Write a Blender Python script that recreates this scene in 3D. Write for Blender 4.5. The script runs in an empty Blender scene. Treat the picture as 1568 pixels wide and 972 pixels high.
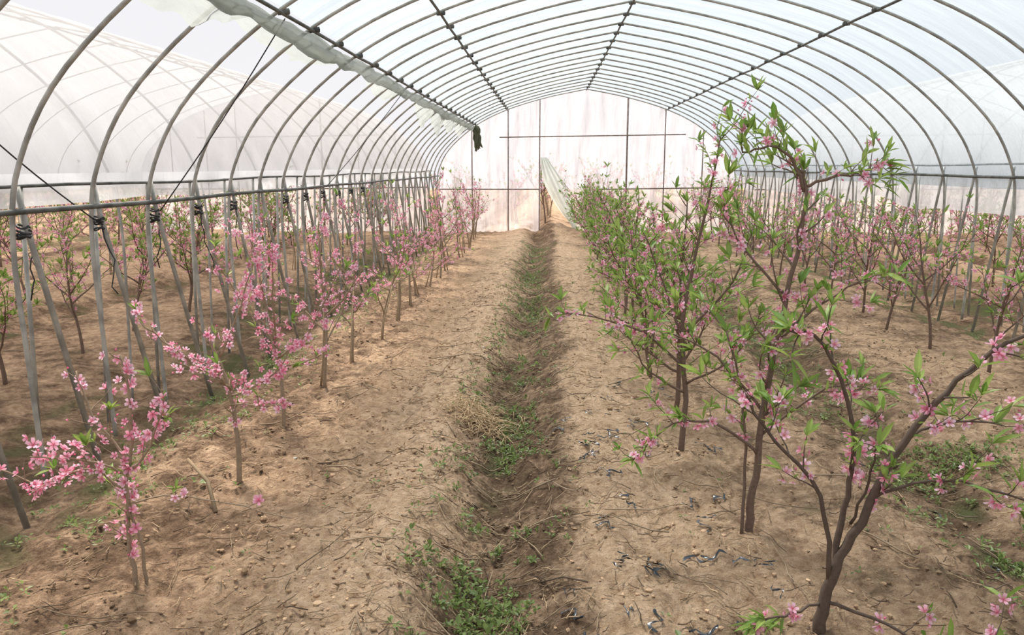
import bpy, math, random
from mathutils import Vector, noise, Matrix
R = random.Random(7)
S = bpy.context.scene
S.view_settings.view_transform = 'Standard'
S.view_settings.look = 'None'

# ---------------------------------------------------------------- materials
def newmat(name):
    m = bpy.data.materials.new(name); m.use_nodes = True
    nt = m.node_tree; nt.nodes.clear()
    return m, nt.nodes, nt.links
def N(nodes, t, **kw):
    n = nodes.new(t)
    for k, v in kw.items():
        if k in n.inputs: n.inputs[k].default_value = v
        else: setattr(n, k, v)
    return n
def mixc(nodes, links, fac, a, b, blend='MIX'):
    n = nodes.new('ShaderNodeMix'); n.data_type = 'RGBA'; n.blend_type = blend
    for idx, v in ((0, fac), (6, a), (7, b)):
        if hasattr(v, 'links'): links.new(v, n.inputs[idx])
        elif isinstance(v, (int, float)): n.inputs[idx].default_value = v
        else: n.inputs[idx].default_value = (*v, 1)
    return n.outputs[2]
def math_(nodes, links, op, a, b=0.0, clamp=False):
    n = nodes.new('ShaderNodeMath'); n.operation = op; n.use_clamp = clamp
    for i, v in enumerate((a, b)):
        if hasattr(v, 'links'): links.new(v, n.inputs[i])
        else: n.inputs[i].default_value = v
    return n.outputs[0]
def ramp(nodes, links, src, p0, p1):
    r = nodes.new('ShaderNodeValToRGB'); r.color_ramp.elements[0].position = p0; r.color_ramp.elements[1].position = p1
    links.new(src, r.inputs[0]); return r.outputs[0]

def attr_mat(name, transl=0.0, rough=0.6, nscale=40, namt=0.25, spec=0.3):
    m, n, l = newmat(name)
    a = N(n, 'ShaderNodeAttribute', attribute_name='col')
    tc = N(n, 'ShaderNodeTexCoord')
    nz = N(n, 'ShaderNodeTexNoise', Scale=nscale, Detail=3.0)
    l.new(tc.outputs['Object'], nz.inputs['Vector'])
    v = math_(n, l, 'MULTIPLY_ADD', nz.outputs[0], 2 * namt)
    v.node.inputs[2].default_value = 1 - namt
    hsv = N(n, 'ShaderNodeHueSaturation'); l.new(a.outputs['Color'], hsv.inputs['Color']); l.new(v, hsv.inputs['Value'])
    p = N(n, 'ShaderNodeBsdfPrincipled', Roughness=rough)
    p.inputs['Specular IOR Level'].default_value = spec
    l.new(hsv.outputs[0], p.inputs['Base Color'])
    o = N(n, 'ShaderNodeOutputMaterial')
    if transl > 0:
        t = N(n, 'ShaderNodeBsdfTranslucent'); l.new(hsv.outputs[0], t.inputs['Color'])
        mx = N(n, 'ShaderNodeMixShader', Fac=transl)
        l.new(p.outputs[0], mx.inputs[1]); l.new(t.outputs[0], mx.inputs[2]); l.new(mx.outputs[0], o.inputs[0])
    else:
        l.new(p.outputs[0], o.inputs[0])
    return m
M_bark = attr_mat('bark', 0, 0.85, 60, 0.4, 0.2)
M_leaf = attr_mat('leaf', 0.4, 0.45, 20, 0.15, 0.4)
M_petal = attr_mat('petal', 0.4, 0.7, 20, 0.08, 0.1)
M_straw = attr_mat('straw_twig', 0, 0.9, 30, 0.3, 0.1)
M_clod = attr_mat('soil_clod_mat', 0, 0.95, 60, 0.3, 0.1)

def film_mat(name, tint, alpha, stretch=(1, 1, 1), amt=0.3, tcol=(0.95, 0.97, 0.98), sc=3.0, bump=.35, gl=.3):
    m, n, l = newmat(name)
    tc = N(n, 'ShaderNodeTexCoord'); mp = N(n, 'ShaderNodeMapping'); mp.inputs['Scale'].default_value = stretch
    l.new(tc.outputs['Object'], mp.inputs[0])
    nz = N(n, 'ShaderNodeTexNoise', Scale=sc, Detail=5.0, Roughness=0.6, Distortion=0.6); l.new(mp.outputs[0], nz.inputs['Vector'])
    f = math_(n, l, 'MULTIPLY_ADD', nz.outputs[0], 2 * amt, True); f.node.inputs[2].default_value = alpha - amt
    tr = N(n, 'ShaderNodeBsdfTransparent'); tr.inputs[0].default_value = (*tcol, 1)
    tl = N(n, 'ShaderNodeBsdfTranslucent'); tl.inputs[0].default_value = (*tint, 1)
    df = N(n, 'ShaderNodeBsdfPrincipled', Roughness=0.3); df.inputs['Base Color'].default_value = (*tint, 1)
    bp = N(n, 'ShaderNodeBump', Strength=bump, Distance=0.03); l.new(nz.outputs[0], bp.inputs['Height'])
    l.new(bp.outputs[0], tl.inputs['Normal']); l.new(bp.outputs[0], df.inputs['Normal'])
    m1 = N(n, 'ShaderNodeMixShader', Fac=gl); l.new(tl.outputs[0], m1.inputs[1]); l.new(df.outputs[0], m1.inputs[2])
    m2 = N(n, 'ShaderNodeMixShader'); l.new(f, m2.inputs[0]); l.new(tr.outputs[0], m2.inputs[1]); l.new(m1.outputs[0], m2.inputs[2])
    o = N(n, 'ShaderNodeOutputMaterial'); l.new(m2.outputs[0], o.inputs[0])
    return m
M_film = film_mat('polythene_film', (0.64, 0.72, 0.76), 0.36, (0.35, 2.4, 0.35), 0.30, (.74, .80, .84), 3.0, .5)
M_filmend = film_mat('polythene_end_film', (0.80, 0.77, 0.79), 0.56, (2.2, 1, 0.22), 0.42, (.95, .95, .97), 3.5, 1.0, .2)
M_filmnb = film_mat('polythene_old_film', (0.86, 0.87, 0.89), 0.80, (0.3, 1.3, 0.3), 0.2, (.93, .94, .96), 2.5, .4, .4)
M_roll = film_mat('polythene_rolled', (0.42, 0.44, 0.42), 0.74, (4, 0.6, 4), 0.3, (0.74, 0.78, 0.76))

def metal_mat(name, c1, c2, rough=0.45, met=0.5):
    m, n, l = newmat(name)
    tc = N(n, 'ShaderNodeTexCoord'); nz = N(n, 'ShaderNodeTexNoise', Scale=9.0, Detail=6.0)
    l.new(tc.outputs['Object'], nz.inputs['Vector'])
    rp = N(n, 'ShaderNodeValToRGB'); rp.color_ramp.elements[0].position = .38; rp.color_ramp.elements[1].position = .62
    rp.color_ramp.elements[0].color = (*c1, 1); rp.color_ramp.elements[1].color = (*c2, 1)
    l.new(nz.outputs[0], rp.inputs[0])
    p = N(n, 'ShaderNodeBsdfPrincipled', Roughness=rough, Metallic=met); l.new(rp.outputs[0], p.inputs['Base Color'])
    o = N(n, 'ShaderNodeOutputMaterial'); l.new(p.outputs[0], o.inputs[0]); return m
M_pipe = metal_mat('galvanised_pipe', (0.27, 0.265, 0.24), (0.46, 0.45, 0.41), .5, .25)
M_dark = metal_mat('dark_purlin_pipe', (0.05, 0.055, 0.05), (0.13, 0.13, 0.12), 0.6, 0.2)
M_black = metal_mat('black_cord', (0.012, 0.012, 0.014), (0.03, 0.03, 0.032), 0.6, 0.0)
M_scrap = metal_mat('black_mulch_plastic', (0.012, 0.014, 0.018), (0.05, 0.055, 0.065), 0.25, 0.0)
M_rust = metal_mat('rusty_post', (0.16, 0.11, 0.09), (0.27, 0.22, 0.20), 0.7, 0.1)

# ---------------------------------------------------------------- mesh builder
class MB:
    def __init__(s): s.V = []; s.F = []; s.M = []; s.C = []
    def v(s, p, c=(1, 1, 1)): s.V.append(tuple(p)); s.C.append((*c, 1)); return len(s.V) - 1
    def f(s, idx, m=0): s.F.append(tuple(idx)); s.M.append(m)
    def tube(s, pts, rad, sides=6, mat=0, col=(1, 1, 1), cap=True):
        pts = [Vector(p) for p in pts]; n = len(pts)
        if not hasattr(rad, '__len__'): rad = [rad] * n
        t0 = (pts[1] - pts[0]).normalized()
        up = Vector((0, 0, 1)) if abs(t0.z) < .9 else Vector((1, 0, 0))
        a = t0.cross(up).normalized(); prev = None
        for i, p in enumerate(pts):
            t = (pts[min(i + 1, n - 1)] - pts[max(i - 1, 0)])
            t = t.normalized() if t.length > 1e-9 else t0
            a = (a - t * a.dot(t)); a = a.normalized() if a.length > 1e-6 else t.orthogonal().normalized()
            b = t.cross(a)
            ring = [s.v(p + (a * math.cos(2 * math.pi * k / sides) + b * math.sin(2 * math.pi * k / sides)) * rad[i], col) for k in range(sides)]
            if prev:
                for k in range(sides): s.f((prev[k], prev[(k + 1) % sides], ring[(k + 1) % sides], ring[k]), mat)
            elif cap: s.f(ring[::-1], mat)
            prev = ring
        if cap: s.f(prev, mat)
    def build(s, name, mats, smooth=True, parent=None, loc=(0, 0, 0)):
        me = bpy.data.meshes.new(name); me.from_pydata(s.V, [], s.F)
        for m in mats: me.materials.append(m)
        me.polygons.foreach_set('material_index', s.M)
        me.polygons.foreach_set('use_smooth', [smooth] * len(s.F))
        at = me.attributes.new('col', 'FLOAT_COLOR', 'POINT')
        at.data.foreach_set('color', [x for c in s.C for x in c])
        me.update()
        ob = bpy.data.objects.new(name, me); S.collection.objects.link(ob); ob.location = loc
        if parent: ob.parent = parent
        return ob
def empty(name, loc=(0, 0, 0)):
    e = bpy.data.objects.new(name, None); e.empty_display_size = .2; e.location = loc; S.collection.objects.link(e); return e

# ---------------------------------------------------------------- ground
def g(x, c, w): return math.exp(-((x - c) / w) ** 2)
def nz(x, y, z=0.0): return noise.noise(Vector((x, y, z)))
PER = 7.5
def lx(x):   # local x inside one tunnel span
    return (x + PER / 2) % PER - PER / 2
def fc(y): return -1.17 + 0.04 * math.sin(y * .8) + 0.06 * nz(y * .9, 3.3) - .035 * max(0, 4.6 - y)
def fc2(y): return 1.12 + 0.05 * math.sin(y * .6 + 1) + 0.04 * nz(y * .9, 9.3)
def gh(x, y):
    l = lx(x); wv = .05 * nz(y * 2.2, x * .8, 40)
    h = -0.14 * g(l + wv, fc(y), .20) - 0.12 * g(l + wv, fc2(y), .26) - 0.10 * g(abs(l), 3.5, .33)
    h += 0.045 * g(l, -1.58, .24) + 0.03 * g(l, -.72, .2) + .03 * g(l, .6, .25)
    h += 0.045 * nz(x * .9, y * .9, 1) + 0.034 * nz(x * 4, y * 4, 2) + .022 * nz(x * 11, y * 11, 5)
    if y > 18.5 and abs(x + .7) < 1.3: h += .22 * g(x, -.8, .6) * min(1, (y - 18.5))
    return h
def lines(segs):
    out = [segs[0][0]]
    for a, b, st in segs:
        n = max(1, round((b - a) / st))
        out += [a + (b - a) * (i + 1) / n for i in range(n)]
    return out
xs = lines([(-40, -14, 1.0), (-14, -4, .14), (-4, -3, .035), (-3, 1.9, .014), (1.9, 4, .035), (4, 14, .14), (14, 40, 1.0)])
ys = [-6, -3, -1, 0.5, 1.4]; y = 1.4; st = .013
while y < 24: ys.append(y); y += st; st *= 1.008
ys += [26, 30, 36, 45, 60]
V = []; col = []
for y in ys:
    for x in xs:
        l = lx(x)
        fine = 0
        if -3.4 < x < 3.2 and 1.4 <= y < 12:
            fine = .013 * nz(x * 24, y * 24, 7) + .012 * max(0, nz(x * 45, y * 45, 8)) + .014 * max(0, nz(x * 17, y * 17, 18) - .12)
            a5 = abs(nz(x * 6.5, y * 6.5, 12)); fine += -.016 * max(0, 1 - a5 * 9)
        V.append((x, y, gh(x, y) + fine))
        n1 = nz(x * 1.1, y * 1.1, 20); n2 = nz(x * 4.5, y * 4.5, 21)
        a = fc(y)
        moist_dark = 1.0 * g(l, a + .05, .23) + .75 * g(l, a + .3, .12) + .9 * g(l, fc2(y), .42) + .9 * g(abs(l), 3.5, .8) + .4 * g(l, 1.9, .6) + .5 * g(l, -2.65, .38) + .15 * g(l, -.1, .4) + n1 * .65 + n2 * .5 - .06  # damp soil, plus a darker strip just right of the furrow
        green = .35 * g(l, a, .17) + .55 * g(l, fc2(y), .28) + .75 * g(abs(l), 3.35, .35) + n1 * .5 + n2 * .9 - .42
        light = g(l, -1.65, .35) + .8 * g(l, -.6, .35) + n2 * .6
        col += [min(1, max(0, moist_dark)), min(1, max(0, green)), min(1, max(0, light)), 1]
nx = len(xs)
F = [(j * nx + i, j * nx + i + 1, (j + 1) * nx + i + 1, (j + 1) * nx + i) for j in range(len(ys) - 1) for i in range(nx - 1)]
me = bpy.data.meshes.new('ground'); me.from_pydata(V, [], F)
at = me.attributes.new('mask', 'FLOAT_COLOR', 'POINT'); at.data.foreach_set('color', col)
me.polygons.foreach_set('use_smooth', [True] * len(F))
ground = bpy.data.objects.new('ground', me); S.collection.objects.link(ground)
m, n, l = newmat('orchard_soil')
a = N(n, 'ShaderNodeAttribute', attribute_name='mask'); sp = N(n, 'ShaderNodeSeparateColor'); l.new(a.outputs['Color'], sp.inputs[0])
tc = N(n, 'ShaderNodeTexCoord')
def noi(scale, det=6.0, ro=.6):
    q = N(n, 'ShaderNodeTexNoise', Scale=scale, Detail=det, Roughness=ro); l.new(tc.outputs['Object'], q.inputs['Vector']); return q.outputs[0]
nA = noi(6, 9, .75); nB = noi(20, 8, .78); nC = noi(80, 4, .65)
rB = ramp(n, l, nB, .34, .64); rA = ramp(n, l, nA, .40, .60)
dry = mixc(n, l, rB, (.54, .34, .20), (.92, .66, .45))
dry = mixc(n, l, sp.outputs[2], mixc(n, l, rB, (.36, .215, .125), (.80, .56, .37)), dry)
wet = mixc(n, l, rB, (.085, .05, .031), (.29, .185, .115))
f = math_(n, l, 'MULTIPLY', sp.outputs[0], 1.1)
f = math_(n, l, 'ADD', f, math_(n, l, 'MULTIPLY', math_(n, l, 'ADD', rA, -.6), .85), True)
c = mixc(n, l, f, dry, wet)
f2 = math_(n, l, 'MULTIPLY', math_(n, l, 'ADD', sp.outputs[1], math_(n, l, 'ADD', nB, -.62)), 1.5, True)
c = mixc(n, l, f2, c, mixc(n, l, nC, (.06, .08, .028), (.18, .19, .08)))
c = mixc(n, l, math_(n, l, 'MULTIPLY', ramp(n, l, nC, .57, .65), .6), c, (.12, .08, .05))
p = N(n, 'ShaderNodeBsdfPrincipled', Roughness=.95); p.inputs['Specular IOR Level'].default_value = .12
l.new(c, p.inputs['Base Color'])
vo = N(n, 'ShaderNodeTexVoronoi', Scale=34.0); l.new(tc.outputs['Object'], vo.inputs['Vector'])
hsum = math_(n, l, 'ADD', math_(n, l, 'ADD', nB, math_(n, l, 'MULTIPLY', nC, .5)), math_(n, l, 'MULTIPLY', vo.outputs[0], -.5))
bp = N(n, 'ShaderNodeBump', Strength=.9, Distance=.045); l.new(hsum, bp.inputs['Height']); l.new(bp.outputs[0], p.inputs['Normal'])
o = N(n, 'ShaderNodeOutputMaterial'); l.new(p.outputs[0], o.inputs[0])
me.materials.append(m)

# ---------------------------------------------------------------- polytunnels
half = [(0, 3.43), (.95, 3.24), (1.9, 2.96), (2.65, 2.60), (3.28, 2.08), (3.57, 1.62), (3.65, 1.2), (3.64, .6), (3.62, -.05)]
def catmull(P, sub=5):
    out = []
    for i in range(len(P) - 1):
        p0 = P[max(i - 1, 0)]; p1 = P[i]; p2 = P[i + 1]; p3 = P[min(i + 2, len(P) - 1)]
        for k in range(sub):
            t = k / sub
            out.append(tuple(.5 * ((2 * b) + (-a + c) * t + (2 * a - 5 * b + 4 * c - d) * t * t + (-a + 3 * b - 3 * c + d) * t ** 3) for a, b, c, d in zip(p0, p1, p2, p3)))
    out.append(tuple(P[-1])); return out
hp = catmull(half)
full = [(-x, z) for x, z in hp[::-1]] + hp[1:]
def prof_z(x):
    x = abs(x)
    for (x1, z1), (x2, z2) in zip(hp, hp[1:]):
        if x1 <= x <= x2 and x2 > x1: return z1 + (z2 - z1) * (x - x1) / (x2 - x1)
    return 1.3
RY = [3.98 + .70 * k for k in range(-8, 23)]
YEND = 20.05
def make_tunnel(root, cx, main=False):
    mb = MB()
    for k, y in enumerate(RY + [YEND]):
        yo = R.uniform(-.02, .02)
        if not main and k % 2: continue
        mb.tube([(cx + x, y + yo, z) for x, z in full], .0135 if main else .010, 8)
    mb.build('ribs', [M_pipe], parent=root)
    mb = MB()
    for px, pz in ((0, 3.40), (-1.9, 2.93), (1.9, 2.93), (-2.65, 2.57)) if main else ((0, 3.40),):
        mb.tube([(cx + px, y, pz + R.uniform(-.008, .008)) for y in RY + [YEND]], .0125, 6)
        for y in RY:
            mb.tube([(cx + px - .03, y - .02, pz + .005), (cx + px + .03, y + .02, pz + .015)], .022, 6)
    mb.build('purlins', [M_dark], parent=root)
def film_sheet(name, root, cx, prof, y0, y1, mat, off=.03, wr=.016, ny=220, yseed=0):
    mb = MB(); cols = len(prof)
    for j in range(ny + 1):
        y = y0 + (y1 - y0) * j / ny
        ph = ((y - RY[0]) / .70) % 1
        sag = .018 * math.sin(ph * math.pi)
        for i, (x, z) in enumerate(prof):
            dx, dz = (x, max(z - 1.2, 0) * 1.3 + .01); L = math.hypot(dx, dz)
            k = off - sag + wr * nz(y * 3 + yseed, i * .35 + cx)
            mb.v((cx + x + dx / L * k, y, z + dz / L * k))
    for j in range(ny):
        for i in range(cols - 1): mb.f((j * cols + i, j * cols + i + 1, (j + 1) * cols + i + 1, (j + 1) * cols + i))
    return mb.build(name, [mat], parent=root)
tun = empty('polytunnel_greenhouse'); tunL = empty('polytunnel_greenhouse', (0, 0, 0)); tunR = empty('polytunnel_greenhouse')
make_tunnel(tun, 0, True); make_tunnel(tunL, -PER); make_tunnel(tunR, PER)
film_sheet('ceiling', tun, 0, [(x, z) for x, z in full if (x > -2.72 and (x < 0 or z > 1.35))], RY[0] - .3, YEND + .05, M_film)
film_sheet('ceiling', tunL, -PER, [(x, z) for x, z in full if z > 1.38], RY[0] - .3, YEND + .05, M_filmnb, yseed=5)
film_sheet('ceiling', tunR, PER, [(x, z) for x, z in full if z > 1.45], RY[0] - .3, YEND + .05, M_filmnb, yseed=9)
# eave rails, legs
mb = MB()
for sx, zr in ((-1, 1.37), (1, 1.50)):
    mb.tube([(sx * 3.60, y, zr + .006 * math.sin(y * 2)) for y in RY + [YEND]], .015, 8)
    mb.tube([(sx * 3.78, y, zr + .12 + .008 * math.sin(y * 1.7)) for y in RY + [YEND]], .011, 6)
mb.build('eave_rails', [M_dark], parent=tun)
mb = MB()
for k, y in enumerate(RY):
    j = R.uniform(-.03, .03)
    mb.tube([(-3.63, y + .03, 1.5), (-3.61, y + .04, 1.30), (-3.42 + j, y + .26 + j, -.15)], .0155, 8)
    mb.tube([(3.63, y + .03, 1.6), (3.61, y + .04, 1.42), (3.42 + j, y + .1 + j, -.15)], .0145, 8)
    for sx in (-1, 1):
        mb.tube([(sx * 3.79, y + .3, 1.5), (sx * 3.86, y + .34 + j, -.15)], .0125, 8)
mb.build('brace_legs', [M_pipe], parent=tun)
# hanging film skirts at eaves
def skirt(name, root, x, z0, z1, seed, mat):
    mb = MB(); ny = 300; y0, y1 = RY[0] - .3, YEND
    for j in range(ny + 1):
        y = y0 + (y1 - y0) * j / ny
        for k in range(5):
            t = k / 4; zz = z0 + (z1 - z0) * t * (1 + .25 * nz(y * .8, seed, 3))
            mb.v((x + .05 * nz(y * 3, t * 1.5, seed) * t, y, zz))
    for j in range(ny):
        for k in range(4): mb.f((j * 5 + k, j * 5 + k + 1, j * 5 + k + 6, j * 5 + k + 5))
    mb.build(name, [mat], parent=root)
skirt('eave_film_skirt', tunL, -3.82, 1.56, 1.38, 2, M_filmnb)
skirt('eave_film_skirt', tunR, 3.83, 1.64, 1.10, 5, M_filmnb)
# black ties on left posts
mb = MB()
for k, y in enumerate(RY):
    if y < 3 or y > 12: continue
    if R.random() < .35 and y > 6: continue
    for q in range(4):
        z = 1.24 + .02 * q + R.uniform(-.01, .01); c0 = Vector((-3.62, y + .03, z)); rr = R.uniform(.024, .032)
        mb.tube([c0 + Vector((math.cos(t) * rr, math.sin(t) * rr * 1.2, .01 * math.sin(t * 1.5 + q))) for t in [i * math.pi / 5 for i in range(11)]], .006, 5)
    pts = [Vector((-3.60, y + .03, 1.25))]
    for i in range(7): pts.append(pts[-1] + Vector((R.uniform(-.02, .03), R.uniform(-.02, .04), -R.uniform(.03, .09))))
    mb.tube(pts, .004, 5)
# diagonal cords
for p0, p1 in (((-2.68, 5.5, 2.56), (-3.60, 5.45, 1.30)), ((-2.68, 10.2, 2.56), (-3.60, 9.7, 1.36)), ((-3.78, 3.6, 2.05), (-3.62, 4.65, 1.30))):
    p0 = Vector(p0); p1 = Vector(p1)
    mb.tube([p0.lerp(p1, t / 8) + Vector((0, 0, -.03 * math.sin(math.pi * t / 8))) for t in range(9)], .0045, 5)
mb.build('tie_cords', [M_black], parent=tun)
# rolled/bunched film along the left purlin
mb = MB(); pts = 260; rings = []
for j in range(pts + 1):
    y = RY[0] + (YEND - RY[0]) * j / pts
    w = .058 + .04 * nz(y * .7, 1.1, 4) + .02 * nz(y * 3.3, 2, 4)
    cxx = -2.73 - .03 * nz(y * .6, 7); cz = 2.54 - w * .55 + .03 * nz(y * 1.2, 5)
    if y > 14: w *= 1.0 + .9 * abs(nz(y * 1.7, 8)); 
    ring = []
    for k in range(14):
        t = 2 * math.pi * k / 14; rr = w * (1 + .5 * nz(k * .9, y * 2.5, 6))
        ring.append(mb.v((cxx + math.cos(t) * rr * .9, y, cz + math.sin(t) * rr * .95)))
    rings.append(ring)
for a_, b_ in zip(rings, rings[1:]):
    for k in range(14): mb.f((a_[k], a_[(k + 1) % 14], b_[(k + 1) % 14], b_[k]))
def flap(y0, y1, drop, seed):
    n_ = 24; rows = []
    for j in range(n_ + 1):
        t = j / n_; y = y0 + (y1 - y0) * t; d = drop * max(0, math.sin(math.pi * t)) ** .6 * (1 + .5 * nz(y * 4, seed))
        rows.append([mb.v((-2.72 - .04 * k + .05 * nz(y * 6, k * .6, seed), y, 2.52 - d * k / 5)) for k in range(6)])
    for a_, b_ in zip(rows, rows[1:]):
        for k in range(5): mb.f((a_[k], a_[k + 1], b_[k + 1], b_[k]))
for q in ((3.2, 5.2, .14, 1), (5.2, 7.5, .10, 2), (9, 10.6, .12, 3), (12.2, 13.6, .26, 4), (14, 15, .34, 5), (15.6, 17, .26, 6), (17.5, 19, .26, 7)): flap(*q)
mb.build('rolled_film', [M_roll], parent=tun)
mb = MB()
for q in range(7):
    pts = [Vector((-2.62 + R.uniform(-.05, .05), 19.6 + R.uniform(-.1, .1), 2.55))]
    for i in range(6): pts.append(pts[-1] + Vector((R.uniform(-.04, .05), R.uniform(-.03, .03), -R.uniform(.06, .12))))
    mb.tube(pts, [.02, .045, .05, .04, .05, .035, .01], 6, 0, (.09, .10, .06))
mb.build('hanging_shade_net_bundle', [attr_mat('shade_net', 0, .9)], parent=tun)

# end wall
def end_wall(root, cx, door, mat, seed):
    mb = MB(); step = .05; nxx = int(7.2 / step); rows = 66; idx = {}
    for i in range(nxx + 1):
        x = -3.6 + 7.2 * i / nxx; top = prof_z(x) - .01
        for k in range(rows + 1):
            z = -.05 + (top + .05) * k / rows
            yy = YEND + .06 + .06 * nz((cx + x) * 5, z * .7, seed) + .05 * nz((cx + x) * 14 + z * 2, z * 1.2, seed) + .03 * (1 if z < .3 else 0) * nz(x * 20, z * 8)
            idx[i, k] = (cx + x, yy, z)
    vid = {k_: mb.v(p_) for k_, p_ in idx.items()}
    for i in range(nxx):
        for k in range(rows):
            x, _, z = idx[i, k]; x -= cx
            if door and -1.12 < x < -.25 and z < 1.75 * max(0, 1 - (x + 1.12) / .9) ** 1.2: continue
            mb.f((vid[i, k], vid[i + 1, k], vid[i + 1, k + 1], vid[i, k + 1]))
    mb.build('wall_back', [mat], parent=root)
end_wall(tun, 0, True, M_filmend, 11); end_wall(tunL, -PER, False, M_filmend, 12); end_wall(tunR, PER, False, M_filmend, 13)
for root, cx in ((tun, 0), (tunL, -PER), (tunR, PER)):
    mb = MB()
    for x in (-2.78, -1.89, -1.12, 1.0, 1.91, 2.83):
        mb.tube([(cx + x, YEND - .02, -.1), (cx + x, YEND - .02, prof_z(x) - .01)], .022 if x == 1.0 else .014, 8)
    mb.tube([(cx - 2.1, YEND - .05, 2.30), (cx + 2.4, YEND - .05, 2.36)], .014, 8)
    mb.tube([(cx - 3.6, YEND - .05, 1.05), (cx - 1.12, YEND - .05, 1.05)], .016, 8)
    mb.tube([(cx + .2, YEND - .05, 1.05), (cx + 3.6, YEND - .05, 1.10)], .016, 8)
    mb.build('end_frame', [M_rust], parent=root)
# gathered door flap
mb = MB(); rows = []
for j in range(25):
    t = j / 24; cxx = -1.02 + .80 * t ** 1.1; z = 1.82 - 1.74 * t; w = .07 + .18 * math.sin(math.pi * min(1, t * 1.1)) 
    rows.append([mb.v((cxx + (k / 12 - .5) * w * 2, YEND - .10 + .07 * math.sin(k * 2.1 + t * 2), z), ) for k in range(13)])
for a_, b_ in zip(rows, rows[1:]):
    for k in range(12): mb.f((a_[k], a_[k + 1], b_[k + 1], b_[k]))
mb.build('door_1', [film_mat('door_flap_film', (.86, .92, .86), .85, (3, 1, .5), .12, bump=.6, gl=.3)], parent=tun)

# ---------------------------------------------------------------- foliage primitives
def rv(rng): 
    while True:
        v = Vector((rng.uniform(-1, 1), rng.uniform(-1, 1), rng.uniform(-1, 1)))
        if .05 < v.length < 1: return v.normalized()
def leaf(mb, rng, p, d, L, W, col, mat=1):
    d = d.normalized(); side = d.cross(Vector((0, 0, 1)) + rv(rng) * .5)
    side = side.normalized() if side.length > 1e-3 else d.orthogonal().normalized()
    nrm = side.cross(d); dr = rng.uniform(.05, .35) * L
    c2 = tuple(x * 1.25 for x in col)
    def P(t, s, fo): return p + d * (L * t) + side * (W * s) + nrm * (fo * W) - Vector((0, 0, dr * t * t))
    b = mb.v(P(0, 0, 0), col); 
    r1 = [mb.v(P(.28, -.42, .22), col), mb.v(P(.28, 0, 0), c2), mb.v(P(.28, .42, .22), col)]
    r2 = [mb.v(P(.62, -.42, .22), col), mb.v(P(.62, 0, 0), c2), mb.v(P(.62, .42, .22), col)]
    t = mb.v(P(1, 0, .1), col)
    mb.f((b, r1[1], r1[0]), mat); mb.f((b, r1[2], r1[1]), mat)
    mb.f((r1[0], r1[1], r2[1], r2[0]), mat); mb.f((r1[1], r1[2], r2[2], r2[1]), mat)
    mb.f((r2[0], r2[1], t), mat); mb.f((r2[1], r2[2], t), mat)
def blossom(mb, rng, p, nrm, r):
    nrm = nrm.normalized(); a = nrm.orthogonal().normalized(); b = nrm.cross(a)
    u = rng.random(); hue = rng.uniform(.82, .96)
    e = (.96 * hue, (.50 + .28 * u) * hue, (.63 + .24 * u) * hue); m_ = (.93 * hue, (.37 + .22 * u) * hue, (.52 + .2 * u) * hue); cc = (.62, .10, .20)
    cup = rng.uniform(.15, .9); ph = rng.random() * 6.28
    c = mb.v(p, cc)
    for k in range(5):
        t = ph + k * 1.2566
        def P(rad, ang): return p + (a * math.cos(t + ang) + b * math.sin(t + ang)) * r * rad + nrm * (r * rad * cup)
        mb.f((c, mb.v(P(.62, -.5), m_), mb.v(P(.98, -.27), e), mb.v(P(1.02, .22), e), mb.v(P(.64, .5), m_)), 2)
    for k in range(3):
        t = ph + k * 2.1; q = p + (a * math.cos(t) + b * math.sin(t)) * r * .12
        tip = p + (a * math.cos(t) + b * math.sin(t)) * r * .3 + nrm * r * .75
        mb.f((mb.v(q, cc), mb.v(p, cc), mb.v(tip, (.75, .3, .3))), 2)
def bud(mb, rng, p, d, r):
    d = d.normalized(); a = d.orthogonal().normalized(); b = d.cross(a)
    c1 = (.35, .08, .10); c2 = (.85, .30, .46)
    o_ = mb.v(p, c1); t = mb.v(p + d * r * 2.6, c2)
    ring = [mb.v(p + d * r * 1.3 + (a * math.cos(k * 1.5708) + b * math.sin(k * 1.5708)) * r * .8, c2) for k in range(4)]
    for k in range(4):
        mb.f((o_, ring[(k + 1) % 4], ring[k]), 2); mb.f((ring[k], ring[(k + 1) % 4], t), 2)
def leafcol(rng):
    u = rng.random(); return (.13 + .19 * u, .235 + .165 * u, .04 + .065 * u)
def tuft(mb, rng, p, d, n_, L=.075):
    for _ in range(n_):
        dd = (d * .8 + rv(rng) * .8 + Vector((0, 0, .35)))
        LL = L * rng.uniform(.45, 1.15); leaf(mb, rng, p, dd, LL, LL * .24, leafcol(rng))
def lerp_poly(pts, f):
    n_ = len(pts) - 1; i = min(int(f * n_), n_ - 1); t = f * n_ - i
    return pts[i].lerp(pts[i + 1], t), (pts[i + 1] - pts[i]).normalized()
def plen(pts): return sum((b - a).length for a, b in zip(pts, pts[1:]))
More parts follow.
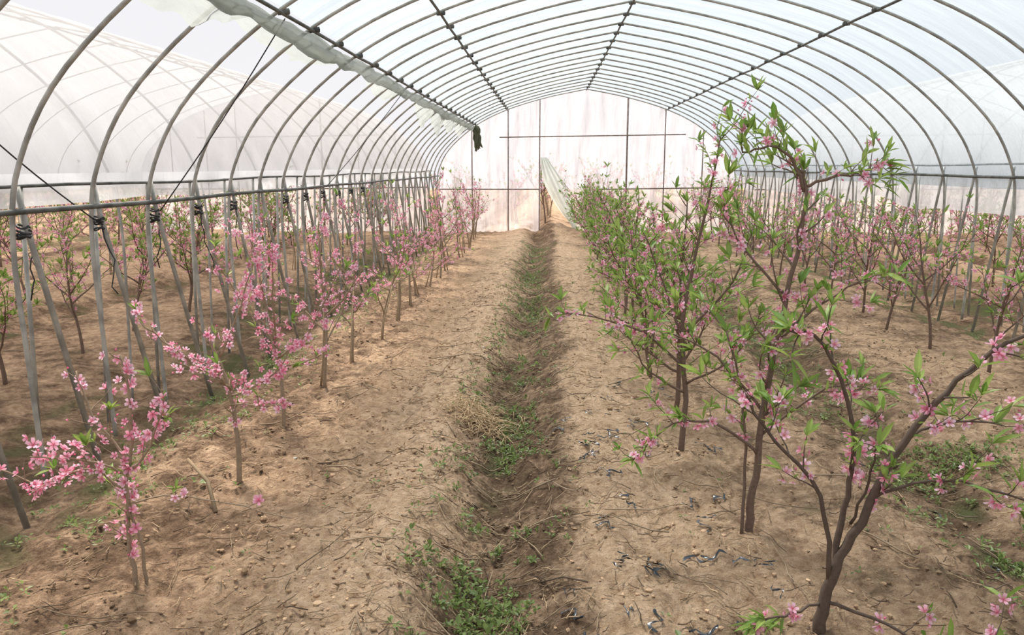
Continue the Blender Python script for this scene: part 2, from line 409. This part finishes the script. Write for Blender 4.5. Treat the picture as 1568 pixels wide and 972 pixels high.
def decorate(mb, rng, pts, bl, lf, s0=.1, br=.020, LL=.075):
    L = plen(pts); k = max(2, int(L / .024)); dens = rng.uniform(.25, 1.6); ld = rng.choice((.5, 1, 1.5))
    for i in range(k):
        f = s0 + (1 - s0) * (i + rng.random()) / k; p, d = lerp_poly(pts, min(f, .999))
        if rng.random() < bl * dens:
            for _ in range(rng.choice((1, 2, 2, 3))):
                o_ = rv(rng); o_ = (o_ - d * o_.dot(d)); o_ = o_.normalized() if o_.length > .1 else d.orthogonal()
                q = p + o_ * rng.uniform(.008, .026) + d * rng.uniform(-.01, .01)
                if rng.random() < .2: bud(mb, rng, q, o_ + d * .6, .006)
                else: blossom(mb, rng, q, o_ + Vector((0, -.1, .2)) + rv(rng) * .5, br * rng.uniform(.7, 1.15))
        if rng.random() < lf * ld:
            o_ = rv(rng); tuft(mb, rng, p, (o_ + d * .8 + Vector((0, 0, .3))).normalized(), rng.choice((1, 2, 3)), LL * .8)
    if lf > .03 and rng.random() < lf * 4: tuft(mb, rng, pts[-1], (pts[-1] - pts[-2]).normalized(), rng.choice((3, 5, 7)), LL * 1.2)
def wander(rng, p, d, L, n_, up=.15, jit=.16):
    pts = [Vector(p)]; d = d.normalized()
    for i in range(n_):
        d = (d + rv(rng) * jit + Vector((0, 0, up / n_))).normalized(); pts.append(pts[-1] + d * (L / n_))
    return pts
def twigs(mb, rng, limb, n_, L, bl, lf, r, bark, s0=.25, s1=1.0, LL=.075, up=.25, br=.020):
    for i in range(n_):
        f = s0 + (s1 - s0) * (i + rng.random()) / n_; p, d = lerp_poly(limb, min(f, .995))
        o_ = rv(rng); o_.z = o_.z * .5; o_ = (o_ - d * o_.dot(d)).normalized()
        dd = d * .45 + o_ * .8 + Vector((0, 0, up))
        tw = wander(rng, p, dd, L * rng.uniform(.4, 1.3), 5, .3, .22)
        mb.tube(tw, [r, r * .85, r * .7, r * .6, r * .5, r * .35], 5, 0, bark, False)
        decorate(mb, rng, tw, bl, lf, .08, br, LL)
def limb(mb, rng, pts, r0, r1, bark, bl, lf, ntw, twl, sub=4, s0=.25, LL=.075, br=.02):
    P = [Vector(p) for p in catmull([tuple(p) for p in pts], sub)]
    P = [P[0]] + [q + rv(rng) * .006 for q in P[1:]]
    n_ = len(P); mb.tube(P, [r0 + (r1 - r0) * (i / (n_ - 1)) ** .8 for i in range(n_)], 7, 0, bark)
    decorate(mb, rng, P, bl * .7, lf * .5, s0, br, LL)
    twigs(mb, rng, P, ntw, twl, bl, lf, max(r1, .0028) * .8, tuple(x * .9 for x in bark), s0, LL=LL, br=br)
    return P
MATS = [M_bark, M_leaf, M_petal]
def gen_tree(seed, H, spread, bl, lf, nl=5, trunk_h=.3, r=.016, bark=(.23, .16, .11), ntw=6, twl=.22, twin=False, br=.019, LL=.075):
    rng = random.Random(seed); mb = MB()
    tw = wander(rng, (0, 0, -.06), Vector((rng.uniform(-.12, .12), rng.uniform(-.12, .12), 1)), H * rng.uniform(.85, 1.0) + .06, 9, .3, .1)
    mb.tube(tw, [r * (1.15 - .9 * i / 9) for i in range(10)], 7, 0, bark)
    if twin:
        a_ = rng.random() * 6.28; mb.tube([(.06 * math.cos(a_), .06 * math.sin(a_), -.05), tw[3] * .5 + Vector((.03 * math.cos(a_), .03 * math.sin(a_), 0)), tw[5] + Vector((0, 0, .0))], [.009, .008, .006], 6, 0, (.36, .27, .17))
    decorate(mb, rng, tw, bl * .8, lf * .5, .45, br, LL)
    twigs(mb, rng, tw, ntw + 2, twl, bl, lf, .004, bark, .35, br=br, LL=LL)
    a0 = rng.random() * 6.28
    for k in range(nl):
        f = trunk_h + .4 * k / nl + rng.uniform(-.04, .04); p, d = lerp_poly(tw, f); a_ = a0 + k * 2.4 + rng.uniform(-.5, .5)
        el = rng.uniform(.35, 1.3)
        dd = Vector((math.cos(a_), math.sin(a_), el))
        L = min(spread * rng.uniform(.7, 1.35) / math.cos(math.atan(el)) * .95, H * .85)
        lb = wander(rng, p, dd, L, 7, .45, .16)
        mb.tube(lb, [r * .55 * (1.1 - .85 * i / 7) for i in range(8)], 6, 0, bark, False)
        decorate(mb, rng, lb, bl * .8, lf * .6, .25, br, LL)
        twigs(mb, rng, lb, ntw, twl, bl, lf, .0032, tuple(x * .85 for x in bark), .2, br=br, LL=LL)
    return mb
def place_mesh(me, x, y, rot=0, s=1.0):
    ob = bpy.data.objects.new('peach_tree', me); S.collection.objects.link(ob)
    ob.location = (x, y, gh(x, y) - .01); ob.rotation_euler = (0, 0, rot); ob.scale = (s, s, s * R.uniform(.9, 1.1)); return ob
def mesh_of(mb, nm):
    me = bpy.data.meshes.new(nm); me.from_pydata(mb.V, [], mb.F)
    for m_ in MATS: me.materials.append(m_)
    me.polygons.foreach_set('material_index', mb.M); me.polygons.foreach_set('use_smooth', [mm == 0 for mm in mb.M])
    at = me.attributes.new('col', 'FLOAT_COLOR', 'POINT'); at.data.foreach_set('color', [x for c in mb.C for x in c]); me.update(); return me
tanbark = (.30, .225, .155); redbark = (.17, .115, .088); darkbark = (.11, .078, .06)
Lv = [mesh_of(gen_tree(100 + i, 1.18, .36, .31, .08, 4, .3, .012, tanbark, 5, .21, True, .018), 'blossom_tree') for i in range(7)]
Rv = [mesh_of(gen_tree(200 + i, 1.5, .5, .22, .52, 7, .22, .017, redbark, 8, .26, LL=.08), 'leafy_tree') for i in range(6)]
Bv = [mesh_of(gen_tree(300 + i, 1.3, .5, .22, .22, 6, .28, .014, redbark, 6, .24), 'row_tree') for i in range(5)]

# left row
for k, y in enumerate([5.69, 6.5, 7.4, 8.2, 9.1, 9.9, 10.8, 11.6, 12.5, 13.4, 14.2, 15.1, 16, 16.9, 17.7, 18.6]):
    place_mesh(Lv[k % 7], -2.53 + R.uniform(-.06, .06), y, R.random() * 6.28, R.uniform(.9, 1.17))
# centre row
for k, y in enumerate([5.2, 6.1, 6.9, 7.8, 8.7, 9.5, 10.4, 11.3, 12.1, 13, 13.9, 14.8, 15.7, 16.6, 17.5, 18.4]):
    place_mesh(Rv[k % 6], -.05 + R.uniform(-.08, .08), y, R.random() * 6.28, R.uniform(.85, 1.0))
# right row
for k in range(15):
    place_mesh(Bv[k % 5], 2.55 + R.uniform(-.08, .08), 5.3 + .93 * k, R.random() * 6.28, R.uniform(.85, 1.02))
# neighbouring rows
for rx in (-4.95, -7.4, -9.9, -12.4, -15, 4.95, 7.4, 9.9, 12.4, 15):
    y = 2.6 if rx > -8 and rx < 0 else 5.0
    while y < 19.3:
        if abs(rx) < 10 or y > 6:
            place_mesh(R.choice(Bv + Lv[:2] + (Rv[:5] if rx < 0 else Rv[:2])), rx + R.uniform(-.1, .1), y, R.random() * 6.28, R.uniform(.85, 1.05))
        y += R.uniform(.85, 1.1)
# orchard beyond the end wall
for rx in range(-5, 6):
    for q in range(3):
        place_mesh(R.choice(Bv + Lv), rx * 1.0 + R.uniform(-.3, .3), 20.9 + q * 1.3 + R.uniform(-.2, .2), R.random() * 6.28, 1.3)
place_mesh(Rv[2], 1.0, 2.25, 2.0, .62)

# ---- foreground trees (world coordinates, root at their foot)
def hero(x, y, seed, limbs, bl, lf, bark, LL=.08, br=.021):
    rng = random.Random(seed); mb = MB(); g0 = gh(x, y)
    for L_ in limbs:
        pts, r0, r1, nt, tl, s0 = L_
        pts = [(p[0] - x, p[1] - y, p[2] - g0) for p in pts]
        limb(mb, rng, pts, r0, r1, bark, bl, lf, nt, tl, 4, s0, LL, br)
    ob = bpy.data.objects.new('peach_tree', mesh_of(mb, 'peach_tree')); S.collection.objects.link(ob); ob.location = (x, y, g0); return ob
# A: dark-barked front right tree
A = [
 ([(.016, 2.6, -.06), (.02, 2.6, .08), (.05, 2.6, .244), (.127, 2.6, .415), (.237, 2.6, .697), (.353, 2.58, .88), (.47, 2.56, 1.015), (.64, 2.52, 1.12)], .026, .005, 7, .18, .45),
 ([(.04, 2.6, .2), (.07, 2.63, .36), (.095, 2.65, .534), (.09, 2.66, .743), (-.018, 2.66, 1.015), (-.14, 2.64, 1.07)], .014, .0045, 7, .18, .4),
 ([(.035, 2.6, .19), (-.016, 2.6, .51), (-.183, 2.6, .697), (-.303, 2.58, .88)], .010, .004, 7, .18, .35),
 ([(.03, 2.59, .12), (.2, 2.5, .10), (.33, 2.42, .05), (.46, 2.3, .12)], .007, .003, 4, .16, .3),
 ([(.02, 2.6, .12), (-.1, 2.55, .1), (-.2, 2.5, .1)], .006, .003, 3, .12, .4),
 ([(.16, 2.6, .5), (.3, 2.52, .60), (.47, 2.45, .60), (.6, 2.4, .55)], .006, .003, 7, .14, .3),
 ([(.1, 2.62, .4), (.1, 2.5, .6), (.08, 2.42, .75)], .006, .003, 3, .14, .4),
 ([(.237, 2.6, .70), (.42, 2.7, .74), (.62, 2.75, .72)], .006, .003, 7, .14, .3),
]
hero(.016, 2.6, 11, A, .24, .30, darkbark, .085, .020)
B = [
 ([(-.03, 3.4, -.06), (-.03, 3.4, .1), (-.015, 3.4, .328), (.02, 3.4, .747), (.07, 3.4, 1.064), (.118, 3.4, 1.397), (.107, 3.4, 1.58)], .022, .007, 17, .22, .38),
 ([(.112, 3.4, 1.5), (.05, 3.38, 1.63), (-.05, 3.36, 1.68), (-.157, 3.35, 1.66), (-.16, 3.35, 1.74)], .008, .003, 10, .11, .15),
 ([(.11, 3.4, 1.52), (.22, 3.38, 1.56), (.3, 3.36, 1.57), (.40, 3.35, 1.61)], .008, .003, 10, .11, .15),
 ([(.07, 3.4, 1.06), (-.1, 3.45, 1.25), (-.2, 3.5, 1.42)], .007, .003, 7, .16, .2),
 ([(.05, 3.4, .9), (.22, 3.35, 1.05), (.33, 3.3, 1.15)], .007, .003, 7, .16, .2),
 ([(-.015, 3.4, .36), (-.2, 3.3, .52), (-.42, 3.22, .55), (-.58, 3.18, .40)], .008, .003, 7, .15, .35),
 ([(0, 3.4, .55), (-.2, 3.45, .78), (-.4, 3.5, .88)], .008, .003, 8, .2, .2),
 ([(.0, 3.4, .45), (.2, 3.35, .65), (.35, 3.3, .72)], .007, .003, 6, .18, .25),
 ([(-.07, 3.38, -.04), (-.065, 3.4, .3), (-.09, 3.42, .62), (-.16, 3.45, .9)], .009, .004, 7, .18, .45),
]
hero(-.03, 3.4, 12, B, .24, .46, redbark, .085, .020)
C = [
 ([(-.17, 4.4, -.06), (-.16, 4.4, .3), (-.19, 4.4, .7), (-.14, 4.4, 1.1), (-.08, 4.4, 1.45), (-.03, 4.4, 1.76)], .02, .004, 16, .26, .25),
 ([(-.17, 4.4, .5), (-.4, 4.35, .7), (-.62, 4.3, .78), (-.85, 4.28, .82)], .009, .003, 9, .2, .2),
 ([(-.16, 4.4, .6), (-.3, 4.4, .95), (-.42, 4.38, 1.25)], .009, .003, 9, .22, .2),
 ([(-.16, 4.4, .7), (.05, 4.3, 1.0), (.12, 4.25, 1.25)], .009, .003, 9, .22, .2),
 ([(-.16, 4.4, .35), (-.38, 4.3, .5), (-.5, 4.2, .7)], .008, .003, 8, .2, .2),
 ([(-.16, 4.4, .4), (.05, 4.2, .6), (.15, 4.1, .85)], .008, .003, 8, .2, .2),
]
hero(-.17, 4.4, 13, C, .24, .50, redbark, .08, .020)
# left row foreground
L1 = [
 ([(-2.53, 2.83, -.06), (-2.55, 2.83, .12), (-2.54, 2.83, .413), (-2.50, 2.83, .65), (-2.52, 2.83, .92)], .012, .004, 6, .15, .25),
 ([(-2.50, 2.85, -.05), (-2.52, 2.84, .2), (-2.56, 2.84, .42)], .009, .004, 3, .12, .5),
 ([(-2.54, 2.83, .33), (-2.35, 2.82, .37), (-2.15, 2.82, .34), (-1.9, 2.80, .30)], .004, .002, 4, .06, .3),
 ([(-2.54, 2.83, .38), (-2.66, 2.8, .48), (-2.82, 2.76, .44), (-2.95, 2.72, .5)], .006, .0025, 6, .14, .2),
 ([(-2.53, 2.83, .45), (-2.42, 2.8, .58), (-2.33, 2.78, .76)], .006, .0025, 6, .13, .2),
 ([(-2.53, 2.83, .5), (-2.66, 2.85, .68), (-2.72, 2.87, .84)], .006, .0025, 5, .14, .2),
 ([(-2.53, 2.83, .45), (-2.62, 2.7, .55), (-2.75, 2.6, .6)], .005, .0025, 5, .14, .2),
]
hero(-2.53, 2.83, 21, L1, .56, .05, tanbark, .07, .020)
L2 = [
 ([(-2.54, 3.9, -.06), (-2.54, 3.9, .3), (-2.58, 3.9, .55), (-2.66, 3.9, .8)], .016, .006, 7, .18, .3),
 ([(-2.56, 3.9, .45), (-2.42, 3.88, .5), (-2.28, 3.86, .6), (-2.2, 3.85, .75)], .007, .003, 7, .14, .15),
 ([(-2.57, 3.9, .5), (-2.8, 3.85, .7), (-2.95, 3.8, .85)], .007, .003, 6, .15, .2),
 ([(-2.56, 3.9, .4), (-2.4, 3.8, .43), (-2.2, 3.75, .44)], .005, .002, 4, .10, .2),
 ([(-2.55, 3.9, .48), (-2.55, 3.75, .58), (-2.6, 3.65, .66)], .006, .003, 5, .12, .15),
 ([(-2.6, 3.9, .65), (-2.5, 3.9, .85), (-2.42, 3.9, 1.08)], .006, .003, 6, .14, .15),
]
hero(-2.54, 3.9, 22, L2, .54, .05, tanbark, .07, .020)
L3 = [
 ([(-2.57, 4.73, -.06), (-2.57, 4.73, .3), (-2.62, 4.73, .6), (-2.66, 4.73, .9), (-2.72, 4.73, 1.2)], .016, .004, 11, .22, .35),
 ([(-2.58, 4.73, .45), (-2.38, 4.7, .62), (-2.25, 4.7, .85), (-2.15, 4.7, 1.05)], .009, .003, 9, .18, .2),
 ([(-2.58, 4.73, .5), (-2.8, 4.75, .8), (-2.97, 4.75, 1.1)], .009, .003, 9, .18, .2),
 ([(-2.6, 4.73, .55), (-2.55, 4.6, .85), (-2.5, 4.5, 1.15)], .008, .003, 9, .18, .2),
 ([(-2.57, 4.73, .4), (-2.4, 4.6, .45), (-2.2, 4.5, .55)], .006, .003, 5, .14, .2),
]
hero(-2.57, 4.73, 23, L3, .46, .06, tanbark, .07, .020)
place_mesh(Lv[1], -2.78, 1.85, 1.0, .75)

# ---------------------------------------------------------------- ground litter
def litter_weeds():
    rng = random.Random(3); mb = MB(); cnt = 0
    while cnt < 6800:
        which = rng.random()
        y = 1.9 + 15 * rng.random() ** 1.8; thr = .06
        if which < .42: x = fc(y) + rng.gauss(-.02, .15); thr = .16 if y < 3.4 else .04
        elif which < .58: x = fc2(y) + rng.gauss(0, .22)
        elif which < .68: y = rng.uniform(2.6, 4.6); x = 1.3 + rng.gauss(0, .2); thr = 0
        elif which < .9: x = -3.25 + rng.gauss(0, .22)
        elif which < .95: x = 3.3 + rng.gauss(0, .2)
        else: x = rng.uniform(-3, 2.5); thr = .2
        if abs(x) > 3.58: continue
        if nz(x * 2.2, y * 2.2, 33) + .8 * nz(x * 9, y * 9, 34) < thr: continue
        cnt += 1; p = Vector((x, y, gh(x, y) + .008)); s = rng.uniform(.011, .032) * (1.6 if rng.random() < .1 else 1)
        tall = rng.random() < .35
        for _ in range(rng.randint(3, 6)):
            d = rv(rng); d.z = abs(d.z) * (1.8 if tall else .6) + .15; d.normalize()
            u = rng.random(); c_ = (.11 + .15 * u, .16 + .16 * u, .045 + .055 * u)
            q = p + Vector((0, 0, s * .8 * rng.random())) + d * s * .2
            sd = d.cross(Vector((0, 0, 1))).normalized() if abs(d.z) < .98 else Vector((1, 0, 0))
            w = s * .24
            mb.f((mb.v(q, c_), mb.v(q + d * s * .55 + sd * w, c_), mb.v(q + d * s - Vector((0, 0, s * .2)), c_), mb.v(q + d * s * .55 - sd * w, c_)), 0)
    mb.build('weed_patch', [M_leaf], False)
litter_weeds()
def stick(mb, rng, x, y, a_, L, r, c_, lift=.0):
    p = []
    for k in range(5):
        t = k / 4 - .5; xx = x + math.cos(a_) * L * t + rng.uniform(-.04, .04) * L; yy = y + math.sin(a_) * L * t + rng.uniform(-.04, .04) * L
        p.append((xx, yy, gh(xx, yy) + r + .012 + lift * abs(t)))
    mb.tube(p, [r, r, r * .9, r * .8, r * .5], 4, 0, c_)
rng = random.Random(5); mb = MB()
for _ in range(7000):
    y = 2.0 + 12 * rng.random() ** 1.8; w = rng.random()
    x = rng.gauss(fc(y) + .0, .3) if w < .3 else (rng.uniform(-3.1, 2.6))
    u = rng.random() ** 1.3; c_ = (.08 + .40 * u, .055 + .29 * u, .038 + .18 * u)
    stick(mb, rng, x, y, rng.random() * 3.14, rng.uniform(.02, .12) * (2.5 if rng.random() < .07 else 1), rng.uniform(.001, .003), c_, .01)
for _ in range(90):
    y = 2.3 + 5 * rng.random() ** 1.2; x = rng.uniform(-2.6, 1.6); u = rng.random()
    stick(mb, rng, x, y, rng.random() * 3.14, rng.uniform(.2, .5), rng.uniform(.0025, .0045), (.12 + .26 * u, .085 + .2 * u, .06 + .13 * u), .02)
mb.build('pruned_twig_litter', [M_straw], parent=ground)
mb = MB()
for _ in range(320):
    x = -1.38 + rng.gauss(0, .10); y = 5.05 + rng.gauss(0, .13); L = rng.uniform(.08, .22); a_ = rng.random() * 3.14; z = gh(x, y) + .02 + rng.random() * .05
    dx, dy = math.cos(a_) * L / 2, math.sin(a_) * L / 2; u = rng.random()
    mb.tube([(x - dx, y - dy, z + rng.uniform(-.03, .01)), (x, y, z + .02), (x + dx, y + dy, z + rng.uniform(-.03, .01))], .002, 4, 0, (.46 + .2 * u, .33 + .15 * u, .2 + .1 * u))
mb.build('straw_clump', [M_straw])
mb = MB()
mb.tube([(-2.72, 3.72, gh(-2.72, 3.72) + .19), (-2.6, 3.66, gh(-2.6, 3.66) + .10), (-2.5, 3.5, gh(-2.5, 3.5) + .0)], [.008, .010, .010], 7, 0, (.26, .19, .12))
mb.build('broken_stake', [M_straw])
# clods and stones
import bmesh
bm = bmesh.new(); bmesh.ops.create_icosphere(bm, subdivisions=1, radius=1); iv = [v.co.copy() for v in bm.verts]; fi = [tuple(v.index for v in f_.verts) for f_ in bm.faces]; bm.free()
mb = MB()
for i in range(9500):
    y = 1.9 + 9 * rng.random() ** 1.6; w = rng.random()
    x = -1.6 + rng.gauss(0, .5) if w < .35 else rng.uniform(-3, 2.6)
    if nz(x * 3, y * 3, 50) < -.1: continue
    s = rng.uniform(.003, .010) * (1.7 if rng.random() < .06 else 1)
    u = rng.random(); k_ = rng.uniform(.45, .95)
    c_ = ((.42 + .26 * u) * k_, (.275 + .19 * u) * k_, (.165 + .135 * u) * k_)
    if rng.random() < .002: c_ = (.72, .66, .56); s *= 1.6
    rel = lx(x)
    if abs(rel - fc(y)) < .28 or x < -2.4 or x > .5: c_ = tuple(v * .5 for v in c_)
    z = gh(x, y) + s * .6; sq = Vector((rng.uniform(.8, 1.5), rng.uniform(.8, 1.4), rng.uniform(.5, .9))); o_ = len(mb.V)
    for v in iv: mb.v(Vector((x, y, z)) + Vector((v.x * sq.x, v.y * sq.y, v.z * sq.z)) * s * rng.uniform(.7, 1.25), c_)
    for f_ in fi: mb.f(tuple(k + o_ for k in f_))
mb.build('soil_clods', [M_clod], False, parent=ground)
# black mulch film scraps
mb = MB()
for i in range(60):
    y = 2.5 + 3.4 * rng.random() ** 1.3; x = rng.gauss(-.4, .2) if rng.random() < .85 else rng.gauss(.95, .12)
    a_ = rng.gauss(.2, .7); L = rng.uniform(.03, .13); W = rng.uniform(.003, .012); n_ = 9; rows = []
    for k in range(n_):
        t = k / (n_ - 1) - .5; row = []; cw = .02 * math.sin(k * 1.1 + i)
        for s_ in (-1, 0, 1):
            ww = W * s_ * rng.uniform(.1, 1.3) + cw
            xx = x + math.cos(a_) * L * t - math.sin(a_) * ww; yy = y + math.sin(a_) * L * t + math.cos(a_) * ww
            row.append(mb.v((xx, yy, gh(xx, yy) + .010 + rng.uniform(0, .01))))
        rows.append(row)
    for p_, q_ in zip(rows, rows[1:]):
        for k in range(2): mb.f((p_[k], p_[k + 1], q_[k + 1], q_[k]))
mb.build('plastic_mulch_scraps', [M_scrap], parent=ground)

# ---------------------------------------------------------------- light, camera
w = bpy.data.worlds.new('overcast_sky'); S.world = w; w.use_nodes = True; nt = w.node_tree; nt.nodes.clear()
tc = nt.nodes.new('ShaderNodeTexCoord'); sx = nt.nodes.new('ShaderNodeSeparateXYZ'); nt.links.new(tc.outputs['Generated'], sx.inputs[0])
rp = nt.nodes.new('ShaderNodeValToRGB'); rp.color_ramp.elements[0].color = (.93, .915, .94, 1); rp.color_ramp.elements[1].color = (.82, .86, .92, 1); rp.color_ramp.elements[1].position = .7
nt.links.new(sx.outputs[2], rp.inputs[0])
bg = nt.nodes.new('ShaderNodeBackground'); bg.inputs[1].default_value = 1.0; nt.links.new(rp.outputs[0], bg.inputs[0])
o = nt.nodes.new('ShaderNodeOutputWorld'); nt.links.new(bg.outputs[0], o.inputs[0])
sd = bpy.data.lights.new('soft_sun', 'SUN'); sd.energy = 8.0; sd.angle = math.radians(14); sd.color = (1, .94, .86)
so = bpy.data.objects.new('soft_sun', sd); S.collection.objects.link(so); so.rotation_euler = (math.radians(-24), math.radians(-16), 0); so.location = (0, 0, 8)
cd = bpy.data.cameras.new('camera'); cd.sensor_width = 36; cd.lens = 1230 / 1568 * 36; cd.clip_end = 200
co = bpy.data.objects.new('camera', cd); S.collection.objects.link(co); co.location = (-.95, 0, 1.6)
co.rotation_euler = (math.radians(90 - 10.64), 0, math.radians(2.42)); S.camera = co
